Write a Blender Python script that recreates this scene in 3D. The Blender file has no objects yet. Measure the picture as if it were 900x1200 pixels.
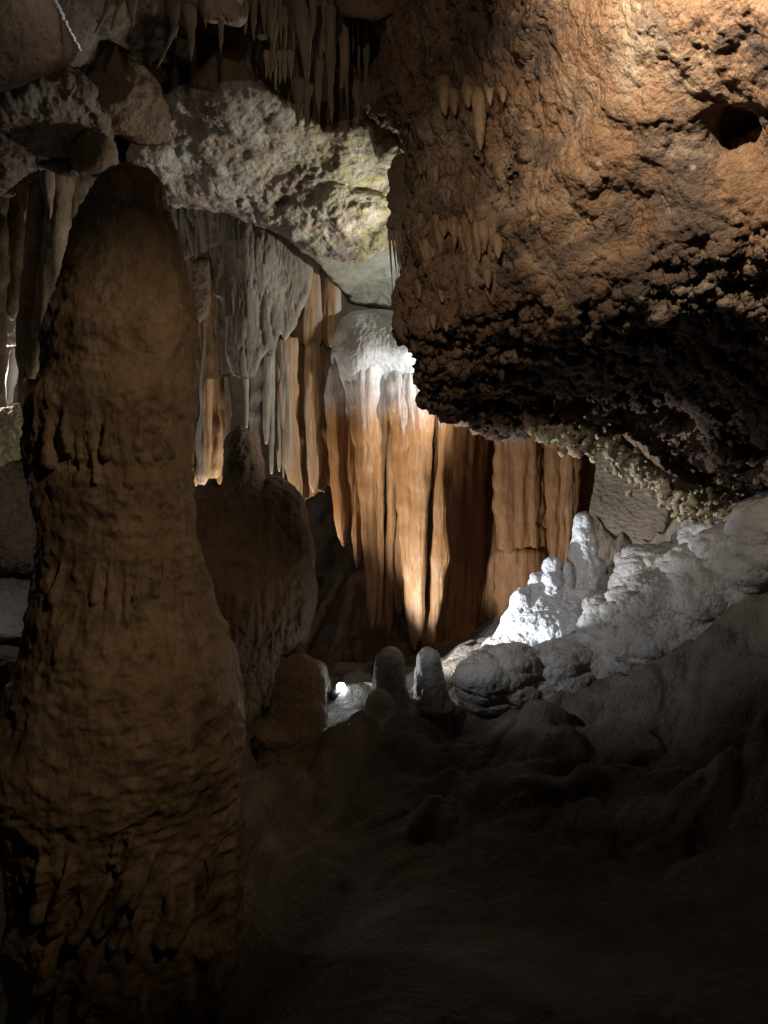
import bpy, math, random
import numpy as np
from mathutils import Vector
from mathutils.bvhtree import BVHTree

random.seed(7); RNG = np.random.default_rng(11)
F32 = np.float32
sc = bpy.context.scene
COL = sc.collection
FOC = 900.0; CZ = 1.7            # focal length in pixels of the 900 x 1200 photograph, camera height

def P(px, py, Y):
    return np.array([(px-450)/FOC*Y, Y, CZ-(py-600)/FOC*Y])

# ------------------------------------------------------------------ noise
_perm = np.random.default_rng(3).permutation(4096).astype(np.int32)
_g = np.random.default_rng(5).normal(size=(4096, 3)); _g /= np.linalg.norm(_g, axis=1)[:, None]
_g = _g.astype(F32)
def _h(ix, iy, iz):
    return _perm[(_perm[(_perm[ix & 4095]+iy) & 4095]+iz) & 4095]
def perlin(p):
    p = np.asarray(p, F32); i = np.floor(p).astype(np.int32); f = p-i
    u = f*f*f*(f*(f*6-15)+10)
    r = None
    out = np.zeros(len(p), F32)
    for dx in (0, 1):
        wx = u[:, 0] if dx else 1-u[:, 0]
        for dy in (0, 1):
            wxy = wx*(u[:, 1] if dy else 1-u[:, 1])
            for dz in (0, 1):
                g = _g[_h(i[:, 0]+dx, i[:, 1]+dy, i[:, 2]+dz)]
                d = g[:, 0]*(f[:, 0]-dx)+g[:, 1]*(f[:, 1]-dy)+g[:, 2]*(f[:, 2]-dz)
                out += wxy*(u[:, 2] if dz else 1-u[:, 2])*d
    return out*1.5
def fbm(V, s, oct=4, gain=.5, st=(1, 1, 1), off=0., mode=0):
    p = (V*np.array(st, F32)/s+off).astype(F32); a = 1.; t = 0.; out = np.zeros(len(V), F32)
    for k in range(oct):
        n = perlin(p)
        if mode == 1: n = 1-2*np.abs(n)*1.3          # sharp ridges
        if mode == 2: n = 2*np.abs(n)*1.3-1          # pillows with creases
        out += a*n; t += a; a *= gain; p = p*2.03+17.3
    return out/t
_cp = np.random.default_rng(9).random((4096, 3)).astype(F32)
def worley(V, s, st=(1, 1, 1), off=0., flat=False):
    p = (V*np.array(st, F32)/s+off).astype(F32); i = np.floor(p).astype(np.int32); f = p-i
    best = np.full(len(p), 9., F32)
    for dx in (-1, 0, 1):
        for dy in (-1, 0, 1):
            for dz in ((0,) if flat else (-1, 0, 1)):
                c = _cp[_h(i[:, 0]+dx, i[:, 1]+dy, i[:, 2]+dz)]
                d = (f[:, 0]-dx-c[:, 0])**2+(f[:, 1]-dy-c[:, 1])**2
                if not flat: d = d+(f[:, 2]-dz-c[:, 2])**2
                np.minimum(best, d, out=best)
    return best                                       # squared distance
def domes(V, s, st=(1, 1, 1), off=0.):
    return 1-np.clip(worley(V, s, st, off), 0, 1.2)*1.3

# ------------------------------------------------------------------ meshes
def make_mesh(V, Q, T=None):
    me = bpy.data.meshes.new('m')
    V = np.ascontiguousarray(V, F32); Q = np.asarray(Q, np.int32).reshape(-1, 4)
    T = np.zeros((0, 3), np.int32) if T is None else np.asarray(T, np.int32).reshape(-1, 3)
    me.vertices.add(len(V)); me.vertices.foreach_set('co', V.ravel())
    n = Q.size+T.size
    me.loops.add(n); me.loops.foreach_set('vertex_index', np.concatenate([Q.ravel(), T.ravel()]))
    me.polygons.add(len(Q)+len(T))
    st = np.concatenate([np.arange(len(Q))*4, Q.size+np.arange(len(T))*3]).astype(np.int32)
    me.polygons.foreach_set('loop_start', st)
    me.polygons.foreach_set('use_smooth', np.ones(len(st), bool))
    me.update(calc_edges=True)
    return me
def verts(me):
    a = np.empty(len(me.vertices)*3, F32); me.vertices.foreach_get('co', a); return a.reshape(-1, 3)
def setverts(me, V):
    me.vertices.foreach_set('co', np.ascontiguousarray(V, F32).ravel()); me.update()
def normals(me):
    a = np.empty(len(me.vertices)*3, F32); me.vertex_normals.foreach_get('vector', a); return a.reshape(-1, 3)
def subdiv(me, lv=1):
    o = bpy.data.objects.new('tmp', me); COL.objects.link(o)
    m = o.modifiers.new('s', 'SUBSURF'); m.levels = lv; m.render_levels = lv
    dg = bpy.context.evaluated_depsgraph_get()
    r = bpy.data.meshes.new_from_object(o.evaluated_get(dg))
    bpy.data.objects.remove(o); bpy.data.meshes.remove(me)
    return r
def displace(me, *fns):
    for fn in fns:
        V = verts(me); N = normals(me)
        d = fn(V)
        setverts(me, V+N*np.asarray(d, F32)[:, None])
    return me

def nets(D, org, h):
    D = D.astype(F32); s = D < 0
    nx, ny, nz = D.shape
    c = np.zeros((nx-1, ny-1, nz-1), np.int8)
    cor = [(i, j, k) for i in (0, 1) for j in (0, 1) for k in (0, 1)]
    for (i, j, k) in cor: c += s[i:nx-1+i, j:ny-1+j, k:nz-1+k]
    act = (c > 0) & (c < 8)
    idx = np.argwhere(act)
    ids = np.full(act.shape, -1, np.int32); ids[act] = np.arange(len(idx))
    acc = np.zeros((len(idx), 3), F32); cnt = np.zeros(len(idx), F32)
    vals = {q: D[idx[:, 0]+q[0], idx[:, 1]+q[1], idx[:, 2]+q[2]] for q in cor}
    for a in cor:
        for ax in range(3):
            if a[ax] == 1: continue
            b = list(a); b[ax] = 1; b = tuple(b)
            va, vb = vals[a], vals[b]; m = (va < 0) != (vb < 0)
            t = np.where(m, va/np.where(m, va-vb, 1), 0)
            q = np.tile(np.array(a, F32), (len(idx), 1)); q[:, ax] += t
            acc += q*m[:, None]; cnt += m
    V = (idx+acc/np.maximum(cnt, 1)[:, None])*h+org
    Q = []
    for ax in range(3):
        o1, o2 = [(1, 2), (2, 0), (0, 1)][ax]
        sl0 = [slice(1, n-1) for n in (nx, ny, nz)]; sl1 = list(sl0)
        sl0[ax] = slice(0, D.shape[ax]-1); sl1[ax] = slice(1, D.shape[ax])
        a = s[tuple(sl0)]; b = s[tuple(sl1)]
        e = np.argwhere(a != b); fl = a[a != b]
        off = np.array([1, 1, 1]); off[ax] = 0
        e = e+off
        def cid(d1, d2):
            w = e.copy(); w[:, o1] -= d1; w[:, o2] -= d2
            return ids[w[:, 0], w[:, 1], w[:, 2]]
        q = np.stack([cid(1, 1), cid(0, 1), cid(0, 0), cid(1, 0)], 1)
        q[~fl] = q[~fl][:, ::-1]
        Q.append(q)
    Q = np.concatenate(Q); Q = Q[(Q >= 0).all(1)]
    return V, Q

def sdf_mesh(fn, lo, hi, h, lv=0):
    lo = np.array(lo, float); hi = np.array(hi, float); B = 8
    nb = np.maximum(1, np.ceil((hi-lo)/h/B).astype(int)); n = nb*B
    bc = np.stack(np.meshgrid(*[np.arange(k) for k in nb], indexing='ij'), -1).reshape(-1, 3)
    ctr = lo+(bc*B+(B-1)/2)*h
    d = fn(ctr.astype(F32))
    D = np.repeat(np.repeat(np.repeat(np.where(d < 0, -1., 1.).astype(F32).reshape(nb), B, 0), B, 1), B, 2)
    actb = bc[np.abs(d) < B*h*1.5]
    loc = np.stack(np.meshgrid(*[np.arange(B)]*3, indexing='ij'), -1).reshape(-1, 3)
    for i0 in range(0, len(actb), 2000):
        I = (actb[i0:i0+2000, None, :]*B+loc[None]).reshape(-1, 3)
        D[I[:, 0], I[:, 1], I[:, 2]] = fn((lo+I*h).astype(F32))
    D[0] = D[-1] = 1; D[:, 0] = D[:, -1] = 1; D[:, :, 0] = D[:, :, -1] = 1
    V, Q = nets(D, lo, h)
    me = make_mesh(V, Q)
    return subdiv(me, lv) if lv else me

def smin(a, b, k):
    h = np.clip(.5+.5*(b-a)/k, 0, 1); return b*(1-h)+a*h-k*h*(1-h)
def smax(a, b, k): return -smin(-a, -b, k)
def ell(p, c, r):
    r = np.array(r, F32); q = (p-np.array(c, F32)); k0 = np.linalg.norm(q/r, axis=1); k1 = np.linalg.norm(q/(r*r), axis=1)
    return k0*(k0-1)/np.maximum(k1, 1e-6)
def cone(p, a, b, ra, rb, sy=1.):
    a = np.array(a, F32); b = np.array(b, F32)
    q = p-a; ba = b-a; t = np.clip((q@ba)/(ba@ba), 0, 1); w = q-t[:, None]*ba
    w[:, 1] *= sy
    return np.linalg.norm(w, axis=1)-(ra+(rb-ra)*t)
def sdpoly(x, y, pts):
    pts = np.array(pts, F32); n = len(pts)
    d = np.full(len(x), 1e9, F32); s = np.ones(len(x), F32)
    for i in range(n):
        a = pts[i]; b = pts[i-1]; e = b-a; wx = x-a[0]; wy = y-a[1]
        t = np.clip((wx*e[0]+wy*e[1])/(e@e), 0, 1)
        d = np.minimum(d, (wx-e[0]*t)**2+(wy-e[1]*t)**2)
        c1 = y >= a[1]; c2 = y < b[1]; c3 = e[0]*wy > e[1]*wx
        fl = (c1 & c2 & c3) | (~c1 & ~c2 & ~c3)
        s = np.where(fl, -s, s)
    return s*np.sqrt(d)
def rbf(pts, vals, c=0., smooth=0.):
    pts = np.array(pts, float); vals = np.array(vals, float); n = len(pts)
    K = np.sqrt(((pts[:, None]-pts[None])**2).sum(-1)+c*c)
    A = np.zeros((n+1, n+1)); A[:n, :n] = K-np.eye(n)*smooth; A[:n, n] = 1; A[n, :n] = 1
    w = np.linalg.solve(A, np.append(vals, 0))
    def f(q):
        q = np.asarray(q, F32); out = np.full(len(q), w[n], F32)
        for i in range(n):
            out += F32(w[i])*np.sqrt((q[:, 0]-pts[i, 0])**2+(q[:, 1]-pts[i, 1])**2+c*c).astype(F32)
        return out
    return f
def relief(poly, ctrl, thick, rnd=.15):
    """a rock mass whose outline and front depth follow the photograph; returns sdf and bounds"""
    f = rbf([(a/FOC, b/FOC) for a, b, _ in ctrl], [y for _, _, y in ctrl], .05) if len(ctrl) > 1 else None
    y0 = min(c[2] for c in ctrl); y1 = max(c[2] for c in ctrl)
    def sdf(p):
        y = np.maximum(p[:, 1], .2); px = 450+FOC*p[:, 0]/y; py = 600-FOC*(p[:, 2]-CZ)/y
        d2 = sdpoly(px, py, poly)*y/FOC
        yf = f(np.stack([px/FOC, py/FOC], 1)) if f else np.full(len(p), y0, F32)
        d1 = np.maximum(yf-y, y-yf-thick)*.85
        return smax(d2, d1, rnd)
    xs = []; 
    for (a, b) in poly:
        for y in (y0-.1, y1+thick+.1): xs.append(P(a, b, y))
    xs = np.array(xs); m = .12
    return sdf, xs.min(0)-m, xs.max(0)+m

def tube(rows, sides=24, capb=True):
    """rows: (x, y, z, rx, ry)"""
    R = np.array(rows, float); th = np.linspace(0, 2*math.pi, sides, endpoint=False)
    V = np.stack([R[:, 0, None]+R[:, 3, None]*np.cos(th), R[:, 1, None]+R[:, 4, None]*np.sin(th), np.repeat(R[:, 2, None], sides, 1)], -1).reshape(-1, 3)
    n = len(R); i = np.arange(n-1)[:, None]*sides; j = np.arange(sides)[None]; k = (j+1) % sides
    Q = np.stack([i+j, i+sides+j, i+sides+k, i+k], -1).reshape(-1, 4)
    V = np.concatenate([V, [R[0, :3], R[-1, :3]]]); a = len(V)-2; b = a+1
    jj = np.arange(sides); kk = (jj+1) % sides
    T = np.concatenate([np.stack([np.full(sides, a), jj, kk], 1), np.stack([np.full(sides, b), (n-1)*sides+kk, (n-1)*sides+jj], 1)])
    return V, Q, T
def smooth_interp(x, xp, fp):
    """monotone-ish cubic through control rows"""
    xp = np.array(xp, float); fp = np.array(fp, float)
    m = np.gradient(fp, xp) if len(xp) > 1 else np.zeros(1)
    i = np.clip(np.searchsorted(xp, x)-1, 0, len(xp)-2); h = xp[i+1]-xp[i]; t = (x-xp[i])/h
    return (2*t**3-3*t**2+1)*fp[i]+(t**3-2*t**2+t)*h*m[i]+(-2*t**3+3*t**2)*fp[i+1]+(t**3-t**2)*h*m[i+1]
def fold_mesh(rows, Y, depth=.8, sides=40, step=3., seed=0, flute=.25, rough=.004, tip=True, lean=0., cusp=.25):
    """one hanging fold: rows (py, left px, right px) at depth Y"""
    rows = np.array(rows, float); py = np.arange(rows[0, 0], rows[-1, 0]+.01, step)
    xl = smooth_interp(py, rows[:, 0], rows[:, 1]); xr = smooth_interp(py, rows[:, 0], rows[:, 2])
    w = np.maximum((xr-xl)/2, .6)
    if tip: w = w*np.clip((rows[-1, 0]+3-py)/14, .05, 1)**.6
    s = Y/FOC; cx = ((xl+xr)/2-450)*s; rx = w*s
    zz_ = np.stack([py*0+seed*7.3, py*0, py/38.], 1); cx = cx+np.minimum(rx*.3, .012)*perlin(zz_); rx = rx*(1+.18*perlin(zz_*1.7+5))
    t = (py-py[0])/max(1, py[-1]-py[0])
    cy = Y+lean*t
    z = CZ-(py-600)*s
    ry = np.minimum(rx*depth, .22*depth)+.006
    V, Q, T = tube(np.stack([cx, cy, z, rx, ry], 1)[::-1], sides)
    me = make_mesh(V, Q, T)
    def d(v):
        k = fbm(v, .13, 3, .55, (1, .8, .06), seed*3.1, 2)*1.2
        k2 = fbm(v, .35, 2, .5, (1, 1, .25), seed*1.7)
        rr = np.minimum(np.interp(v[:, 2], z[::-1], rx[::-1]), .12)
        return k*flute*rr*.55+k2*rr*.25
    return displace(me, d, lambda v: fbm(v, .035, 3, .6, (1, 1, .05), seed, 2)*rough*1.5, lambda v: fbm(v, .035, 3, .6, (1, 1, .4), seed)*rough)

# ------------------------------------------------------------------ scene objects
def tag(o, label, cat, group=None):
    o['label'] = label; o['category'] = cat
    if group: o['group'] = group
    return o
def add(name, me, mat, parent=None, origin=None):
    me.name = name
    if mat is not None:
        me.materials.clear(); me.materials.append(mat)
    o = bpy.data.objects.new(name, me); COL.objects.link(o)
    off = np.array(parent.location if parent else (origin if origin is not None else (0, 0, 0)))
    if np.any(off): setverts(me, verts(me)-off)
    if parent: o.parent = parent
    else: o.location = off
    return o
def one(name, me, mat, label, cat, group=None):
    v = verts(me); top = name in HANG
    z = v[:, 2].max() if top else v[:, 2].min()
    return tag(add(name, me, mat, None, ((v[:, 0].min()+v[:, 0].max())/2, (v[:, 1].min()+v[:, 1].max())/2, z)), label, cat, group)
HANG = {'stalactite'}
def thing(name, label, cat, loc, group=None):
    o = bpy.data.objects.new(name, None); COL.objects.link(o); o.location = loc; o.empty_display_size = .1
    return tag(o, label, cat, group)
def structure(name, me, mat):
    o = add(name, me, mat); o['kind'] = 'structure'; return o
def bvh_of(o):
    me = o.data; off = np.array(o.location)+(np.array(o.parent.location) if o.parent else 0)
    pol = [tuple(p.vertices) for p in me.polygons]
    return BVHTree.FromPolygons((verts(me)+off).tolist(), pol)
def hit(b, px, py):
    d = Vector(((px-450)/FOC, 1, (600-py)/FOC)).normalized()
    r = b.ray_cast(Vector((0, 0, CZ)), d); return r

# ------------------------------------------------------------------ materials
class NT:
    def __init__(s, name):
        s.m = bpy.data.materials.new(name); s.m.use_nodes = True; s.t = s.m.node_tree; s.t.nodes.clear()
    def n(s, ty, **k):
        x = s.t.nodes.new(ty)
        for a, b in k.items():
            if a.startswith('i_'):
                x.inputs[int(a[2:]) if a[2:].isdigit() else a[2:].replace('_', ' ')].default_value = b
            else: setattr(x, a, b)
        return x
    def l(s, a, b): s.t.links.new(a, b)
def ramp(nt, fac, stops):
    r = nt.n('ShaderNodeValToRGB'); e = r.color_ramp.elements
    while len(e) < len(stops): e.new(.5)
    for x, (p, c) in zip(e, stops):
        x.position = p; x.color = (*c, 1) if len(c) == 3 else c
    nt.l(fac, r.inputs[0]); return r.outputs[0]
def mixc(nt, fac, a, b, mode='MIX'):
    m = nt.n('ShaderNodeMix', data_type='RGBA', blend_type=mode)
    for sock, v in ((0, fac), (6, a), (7, b)):
        if isinstance(v, (int, float)): m.inputs[sock].default_value = v
        elif isinstance(v, tuple): m.inputs[sock].default_value = (*v, 1)
        else: nt.l(v, m.inputs[sock])
    return m.outputs[2]
def noise(nt, co, scale, detail=5, rough=.6, st=(1, 1, 1), dist=0.):
    mp = nt.n('ShaderNodeMapping'); mp.inputs['Scale'].default_value = st; nt.l(co, mp.inputs[0])
    x = nt.n('ShaderNodeTexNoise'); x.inputs['Scale'].default_value = scale; x.inputs['Detail'].default_value = detail
    x.inputs['Roughness'].default_value = rough; x.inputs['Distortion'].default_value = dist
    nt.l(mp.outputs[0], x.inputs['Vector']); return x.outputs['Fac']
def voro(nt, co, scale, feat='F1', st=(1, 1, 1)):
    mp = nt.n('ShaderNodeMapping'); mp.inputs['Scale'].default_value = st; nt.l(co, mp.inputs[0])
    x = nt.n('ShaderNodeTexVoronoi', feature=feat); x.inputs['Scale'].default_value = scale
    nt.l(mp.outputs[0], x.inputs['Vector']); return x.outputs['Distance']
def mask(nt, fac, lo, hi):
    r = nt.n('ShaderNodeMapRange'); r.inputs['From Min'].default_value = lo; r.inputs['From Max'].default_value = hi
    r.clamp = True; nt.l(fac, r.inputs[0]); return r.outputs[0]
def mth(nt, op, a, b=0.):
    m = nt.n('ShaderNodeMath', operation=op)
    for i, v in ((0, a), (1, b)):
        if isinstance(v, (int, float)): m.inputs[i].default_value = v
        else: nt.l(v, m.inputs[i])
    return m.outputs[0]
def rock(name, cols, sc_=2.5, st=(1, 1, 1), rough=(.55, .9), bump=.012, bscale=28, extra=None, grain=.35, spec=.4, pores=0., vor=0.):
    nt = NT(name); g = nt.n('ShaderNodeNewGeometry'); co = g.outputs['Position']
    big = noise(nt, co, sc_, 6, .62, st, .4)
    k = len(cols)
    c = ramp(nt, big, [(.3+.4*i/(k-1), cols[i]) for i in range(k)])
    fine = noise(nt, co, 45, 6, .7, tuple(1 if q >= 1 else max(q, .3) for q in st))
    c = mixc(nt, mth(nt, 'MULTIPLY', mask(nt, fine, .35, .7), grain), c, tuple(x*.45 for x in cols[0]))
    sp = noise(nt, co, 130, 3, .6)
    c = mixc(nt, mth(nt, 'MULTIPLY', mask(nt, sp, .6, .72), grain*.7), c, tuple(min(1, x*1.5+.05) for x in cols[-1]))
    if extra: c = extra(nt, co, c)
    h = noise(nt, co, bscale, 8, .68, tuple(max(q, .07) for q in st))
    if vor:
        v = voro(nt, co, bscale*1.3); v2 = voro(nt, co, bscale*3.1)
        h = mth(nt, 'SUBTRACT', h, mth(nt, 'MULTIPLY', v, vor)); h = mth(nt, 'SUBTRACT', h, mth(nt, 'MULTIPLY', v2, vor*.5))
    if pores:
        v = voro(nt, co, bscale*.9); h = mth(nt, 'ADD', h, mth(nt, 'MULTIPLY', mask(nt, v, .05, .4), pores))
    b = nt.n('ShaderNodeBump'); b.inputs['Distance'].default_value = bump; b.inputs['Strength'].default_value = 1.
    nt.l(h, b.inputs['Height'])
    bs = nt.n('ShaderNodeBsdfPrincipled'); nt.l(c, bs.inputs['Base Color']); nt.l(b.outputs[0], bs.inputs['Normal'])
    rr = noise(nt, co, 9, 4, .6)
    r = nt.n('ShaderNodeMapRange'); r.inputs['To Min'].default_value = rough[0]; r.inputs['To Max'].default_value = rough[1]
    r.inputs['From Min'].default_value = .3; r.inputs['From Max'].default_value = .7; nt.l(rr, r.inputs[0])
    nt.l(r.outputs[0], bs.inputs['Roughness']); bs.inputs['Specular IOR Level'].default_value = spec
    o = nt.n('ShaderNodeOutputMaterial'); nt.l(bs.outputs[0], o.inputs[0]); return nt.m
def sep(nt, co):
    s = nt.n('ShaderNodeSeparateXYZ'); nt.l(co, s.inputs[0]); return s.outputs

def ex_drapery(zc, amp, soft):
    def f(nt, co, c):
        z = sep(nt, co)[2]
        w = noise(nt, co, 9, 5, .6, (1, 1, .15)); w2 = noise(nt, co, 60, 3, .6, (1, 1, .12))
        q = mth(nt, 'ADD', z, mth(nt, 'MULTIPLY', mth(nt, 'SUBTRACT', w, .5), amp))
        q = mth(nt, 'ADD', q, mth(nt, 'MULTIPLY', mth(nt, 'SUBTRACT', w2, .5), amp*.7))
        g = noise(nt, co, 7, 5, .7)
        white = ramp(nt, g, [(.3, (.40, .42, .40)), (.5, (.66, .67, .68)), (.7, (.80, .80, .82))])
        return mixc(nt, mask(nt, q, zc-soft, zc+soft), c, white)
    return f
def ex_streak(col, lo=.55, hi=.7, sc_=14, f=.8):
    def g(nt, co, c):
        w = noise(nt, co, sc_, 5, .65, (1, 1, .06))
        return mixc(nt, mth(nt, 'MULTIPLY', mask(nt, w, lo, hi), f), c, col)
    return g
def ex_ledge(nt, co, c):
    s = sep(nt, co)
    a = noise(nt, co, 3.2, 6, .7, dist=1.)
    c = mixc(nt, mth(nt, 'MULTIPLY', mask(nt, a, .50, .58), .6), c, (.31, .33, .30))
    b = noise(nt, co, 4.5, 6, .72, dist=.7)
    right = mask(nt, s[0], -.75, -.1)
    c = mixc(nt, mth(nt, 'MULTIPLY', mask(nt, b, .45, .54), right), c, (.44, .41, .20))
    d = noise(nt, co, 7, 5, .7)
    c = mixc(nt, mth(nt, 'MULTIPLY', mask(nt, d, .52, .60), .8), c, (.52, .51, .45))
    e = noise(nt, co, 6, 6, .75, dist=1.2)
    return mixc(nt, mth(nt, 'MULTIPLY', mask(nt, e, .60, .66), .8), c, (.13, .085, .05))
def ex_overhang(nt, co, c):
    a = noise(nt, co, 1.7, 7, .72, dist=.8)
    c = mixc(nt, mth(nt, 'MULTIPLY', mask(nt, a, .5, .58), .85), c, (.085, .058, .045))
    b = noise(nt, co, 1.9, 7, .65, dist=.5)
    c = mixc(nt, mth(nt, 'MULTIPLY', mask(nt, b, .54, .68), .75), c, (.46, .35, .25))
    d = voro(nt, co, 9)
    return mixc(nt, mth(nt, 'MULTIPLY', mask(nt, d, .16, .05), .5), c, (.55, .45, .34))
def ex_green(nt, co, c):
    a = noise(nt, co, 5, 5, .6, (1, 1, .6))
    return mixc(nt, mth(nt, 'MULTIPLY', mask(nt, a, .52, .66), .75), c, (.13, .15, .10))
def ex_dirt(col, lo=.5, hi=.65, sc_=4, f=.8):
    def g(nt, co, c):
        w = noise(nt, co, sc_, 6, .7, dist=.6)
        return mixc(nt, mth(nt, 'MULTIPLY', mask(nt, w, lo, hi), f), c, col)
    return g

M = {}
M['column'] = rock('column_calcite', [(.17, .115, .07), (.27, .19, .115), (.36, .265, .17)], 3, (1, 1, .5), (.38, .7), .018, 22, lambda nt, co, c: ex_streak((.36, .30, .22), .55, .7, 6, .6)(nt, co, ex_dirt((.10, .07, .045), .5, .62, 4, .8)(nt, co, c)), .5)
M['overhang'] = rock('rusty_rock', [(.162, .085, .046), (.27, .152, .083), (.40, .267, .168)], 2.2, (1, 1, 1), (.42, .75), .032, 24, ex_overhang, .6, vor=.35)
M['rusty_tip'] = rock('rusty_calcite', [(.19, .11, .06), (.30, .18, .10), (.42, .28, .175)], 5, (1, 1, .6), (.4, .65), .012, 30, None, .45, vor=.2)
M['crust'] = rock('coral_crust', [(.48, .36, .20), (.66, .53, .33), (.78, .68, .5)], 6, (1, 1, 1), (.4, .7), .02, 60, None, .4, vor=.6)
M['drapery'] = rock('orange_drapery', [(.28, .115, .036), (.44, .205, .07), (.54, .31, .135)], 5, (1, 1, .12), (.25, .6), .014, 46,
                    lambda nt, co, c: ex_drapery(2.72, .8, .24)(nt, co, ex_streak((.22, .09, .03), .55, .68, 22, .6)(nt, co, c)), .45, .6)
M['curtain'] = rock('brown_curtain', [(.22, .085, .026), (.36, .16, .055), (.46, .25, .11)], 4, (1, 1, .12), (.4, .7), .012, 34,
                    ex_streak((.12, .06, .03), .55, .68, 16, .75), .4)
M['left_drapery'] = rock('tan_drapery', [(.32, .18, .09), (.46, .28, .14), (.50, .36, .23)], 4, (1, 1, .1), (.4, .7), .008, 34,
                    lambda nt, co, c: ex_streak((.44, .43, .42), .52, .62, 9, .7)(nt, co, ex_streak((.16, .08, .04), .58, .7, 20, .7)(nt, co, c)), .35)
M['grey_curtain'] = rock('grey_curtain', [(.25, .215, .175), (.38, .335, .27), (.48, .44, .385)], 4, (1, 1, .25), (.5, .8), .012, 30,
                    lambda nt, co, c: ex_green(nt, co, ex_streak((.10, .08, .06), .57, .68, 20, .8)(nt, co, c)), .4)
M['ledge'] = rock('pale_ledge', [(.24, .175, .12), (.40, .33, .25), (.52, .47, .40)], 4.5, (1, 1, 1), (.5, .8), .025, 22, ex_ledge, .4, vor=.3)
M['ceiling'] = rock('ceiling_rock', [(.13, .095, .07), (.25, .19, .14), (.38, .31, .24)], 2.6, (1, 1, 1), (.5, .85), .03, 18, ex_dirt((.33, .34, .33), .56, .66, 3, .6), .4, vor=.2)
M['slab'] = rock('grey_slab', [(.20, .20, .16), (.30, .31, .26), (.38, .39, .33)], 4, (1, 1, 1), (.5, .8), .012, 26, ex_dirt((.34, .29, .16), .54, .66, 5, .6), .3)
M['brown'] = rock('dark_brown_rock', [(.12, .08, .05), (.20, .135, .085), (.28, .20, .13)], 3, (1, 1, .6), (.55, .85), .025, 22, None, .4, vor=.3)
M['stalactite'] = rock('stalactite_calcite', [(.17, .12, .085), (.28, .20, .14), (.38, .29, .21)], 5, (1, 1, .3), (.3, .6), .01, 34, None, .3)
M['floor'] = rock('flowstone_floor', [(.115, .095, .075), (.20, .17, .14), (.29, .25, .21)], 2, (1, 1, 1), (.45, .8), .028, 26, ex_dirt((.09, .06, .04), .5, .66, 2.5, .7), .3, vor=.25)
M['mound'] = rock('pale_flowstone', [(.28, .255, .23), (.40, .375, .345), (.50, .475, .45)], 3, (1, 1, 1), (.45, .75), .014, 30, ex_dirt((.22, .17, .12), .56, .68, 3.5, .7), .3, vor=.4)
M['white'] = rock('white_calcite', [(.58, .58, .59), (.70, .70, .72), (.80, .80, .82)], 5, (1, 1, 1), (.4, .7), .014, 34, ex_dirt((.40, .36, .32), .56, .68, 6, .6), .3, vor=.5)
M['boss'] = rock('red_boss', [(.17, .10, .07), (.27, .16, .11), (.36, .24, .18)], 5, (1, 1, .5), (.5, .8), .02, 30, None, .4, vor=.3)
M['stalagmite'] = rock('grey_stalagmite', [(.13, .115, .10), (.21, .195, .175), (.30, .28, .26)], 5, (1, 1, .7), (.35, .65), .014, 34, None, .4, vor=.3)
M['tan'] = rock('tan_calcite', [(.28, .21, .14), (.38, .29, .20), (.48, .38, .28)], 3, (1, 1, 1), (.5, .8), .008, 26, None, .25)
M['wall'] = rock('cave_wall_rock', [(.08, .06, .045), (.15, .115, .085), (.24, .19, .145)], 1.6, (1, 1, .7), (.6, .9), .04, 12, None, .4)
M['bright_white'] = rock('bright_white', [(.7, .7, .7), (.8, .8, .8), (.88, .88, .88)], 9, (1, 1, 1), (.15, .4), .01, 50, None, .15)

def plain(name, col, rough=.5, metal=0., emit=0.):
    nt = NT(name); b = nt.n('ShaderNodeBsdfPrincipled'); b.inputs['Base Color'].default_value = (*col, 1)
    b.inputs['Roughness'].default_value = rough; b.inputs['Metallic'].default_value = metal
    if emit:
        b.inputs['Emission Color'].default_value = (.8, .9, 1, 1); b.inputs['Emission Strength'].default_value = emit
    nz = nt.n('ShaderNodeTexNoise'); nz.inputs['Scale'].default_value = 80
    bm = nt.n('ShaderNodeBump'); bm.inputs['Distance'].default_value = .001; nt.l(nz.outputs[0], bm.inputs['Height']); nt.l(bm.outputs[0], b.inputs['Normal'])
    o = nt.n('ShaderNodeOutputMaterial'); nt.l(b.outputs[0], o.inputs[0]); return nt.m
M['metal'] = plain('lamp_housing', (.03, .03, .03), .4, .6)
M['lens'] = plain('lamp_lens', (.9, .9, .9), .3, 0, 45)

# ------------------------------------------------------------------ THE SETTING
def grid_mesh(X, Y, Z, flip=False):
    n, m = X.shape
    V = np.stack([X, Y, Z], -1).reshape(-1, 3)
    i = np.arange(n-1)[:, None]*m; j = np.arange(m-1)[None]
    Q = np.stack([i+j, i+j+1, i+m+j+1, i+m+j], -1).reshape(-1, 4)
    return make_mesh(V, Q[:, ::-1] if flip else Q)

fl = [(600,1080,3.2),(600,1000,3.75),(600,960,4.0),(600,900,4.45),(600,850,4.95),(600,800,5.5),(600,765,6.0),
      (460,840,5.25),(400,838,5.4),(520,820,5.7),(460,900,4.75),(460,960,4.5),(460,1010,4.05),(460,1080,3.3),(540,850,5.3),
      (900,680,5.0),(900,760,4.5),(850,720,5.1),(850,800,4.5),(850,900,4.0),(850,1000,3.6),(850,1090,3.1),
      (750,760,5.3),(750,820,4.85),(750,900,4.35),(750,1000,3.75),(700,760,5.7),(680,720,6.2),
      (330,1020,4.1),(340,920,4.9),(340,868,5.3),(300,960,4.7),
      (500,768,7.6),(590,722,7.7),(700,690,7.5),(420,790,8.3),(360,770,8.6),
      (20,672,7.6),(20,740,6.3),(20,830,5.3),(-150,700,7.),(450,1200,2.4),(800,1200,2.3),(150,1260,3.3),(20,1240,3.2),(260,1200,3.4),(100,900,5.0)]
fp = np.array([P(*c) for c in fl])
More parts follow.
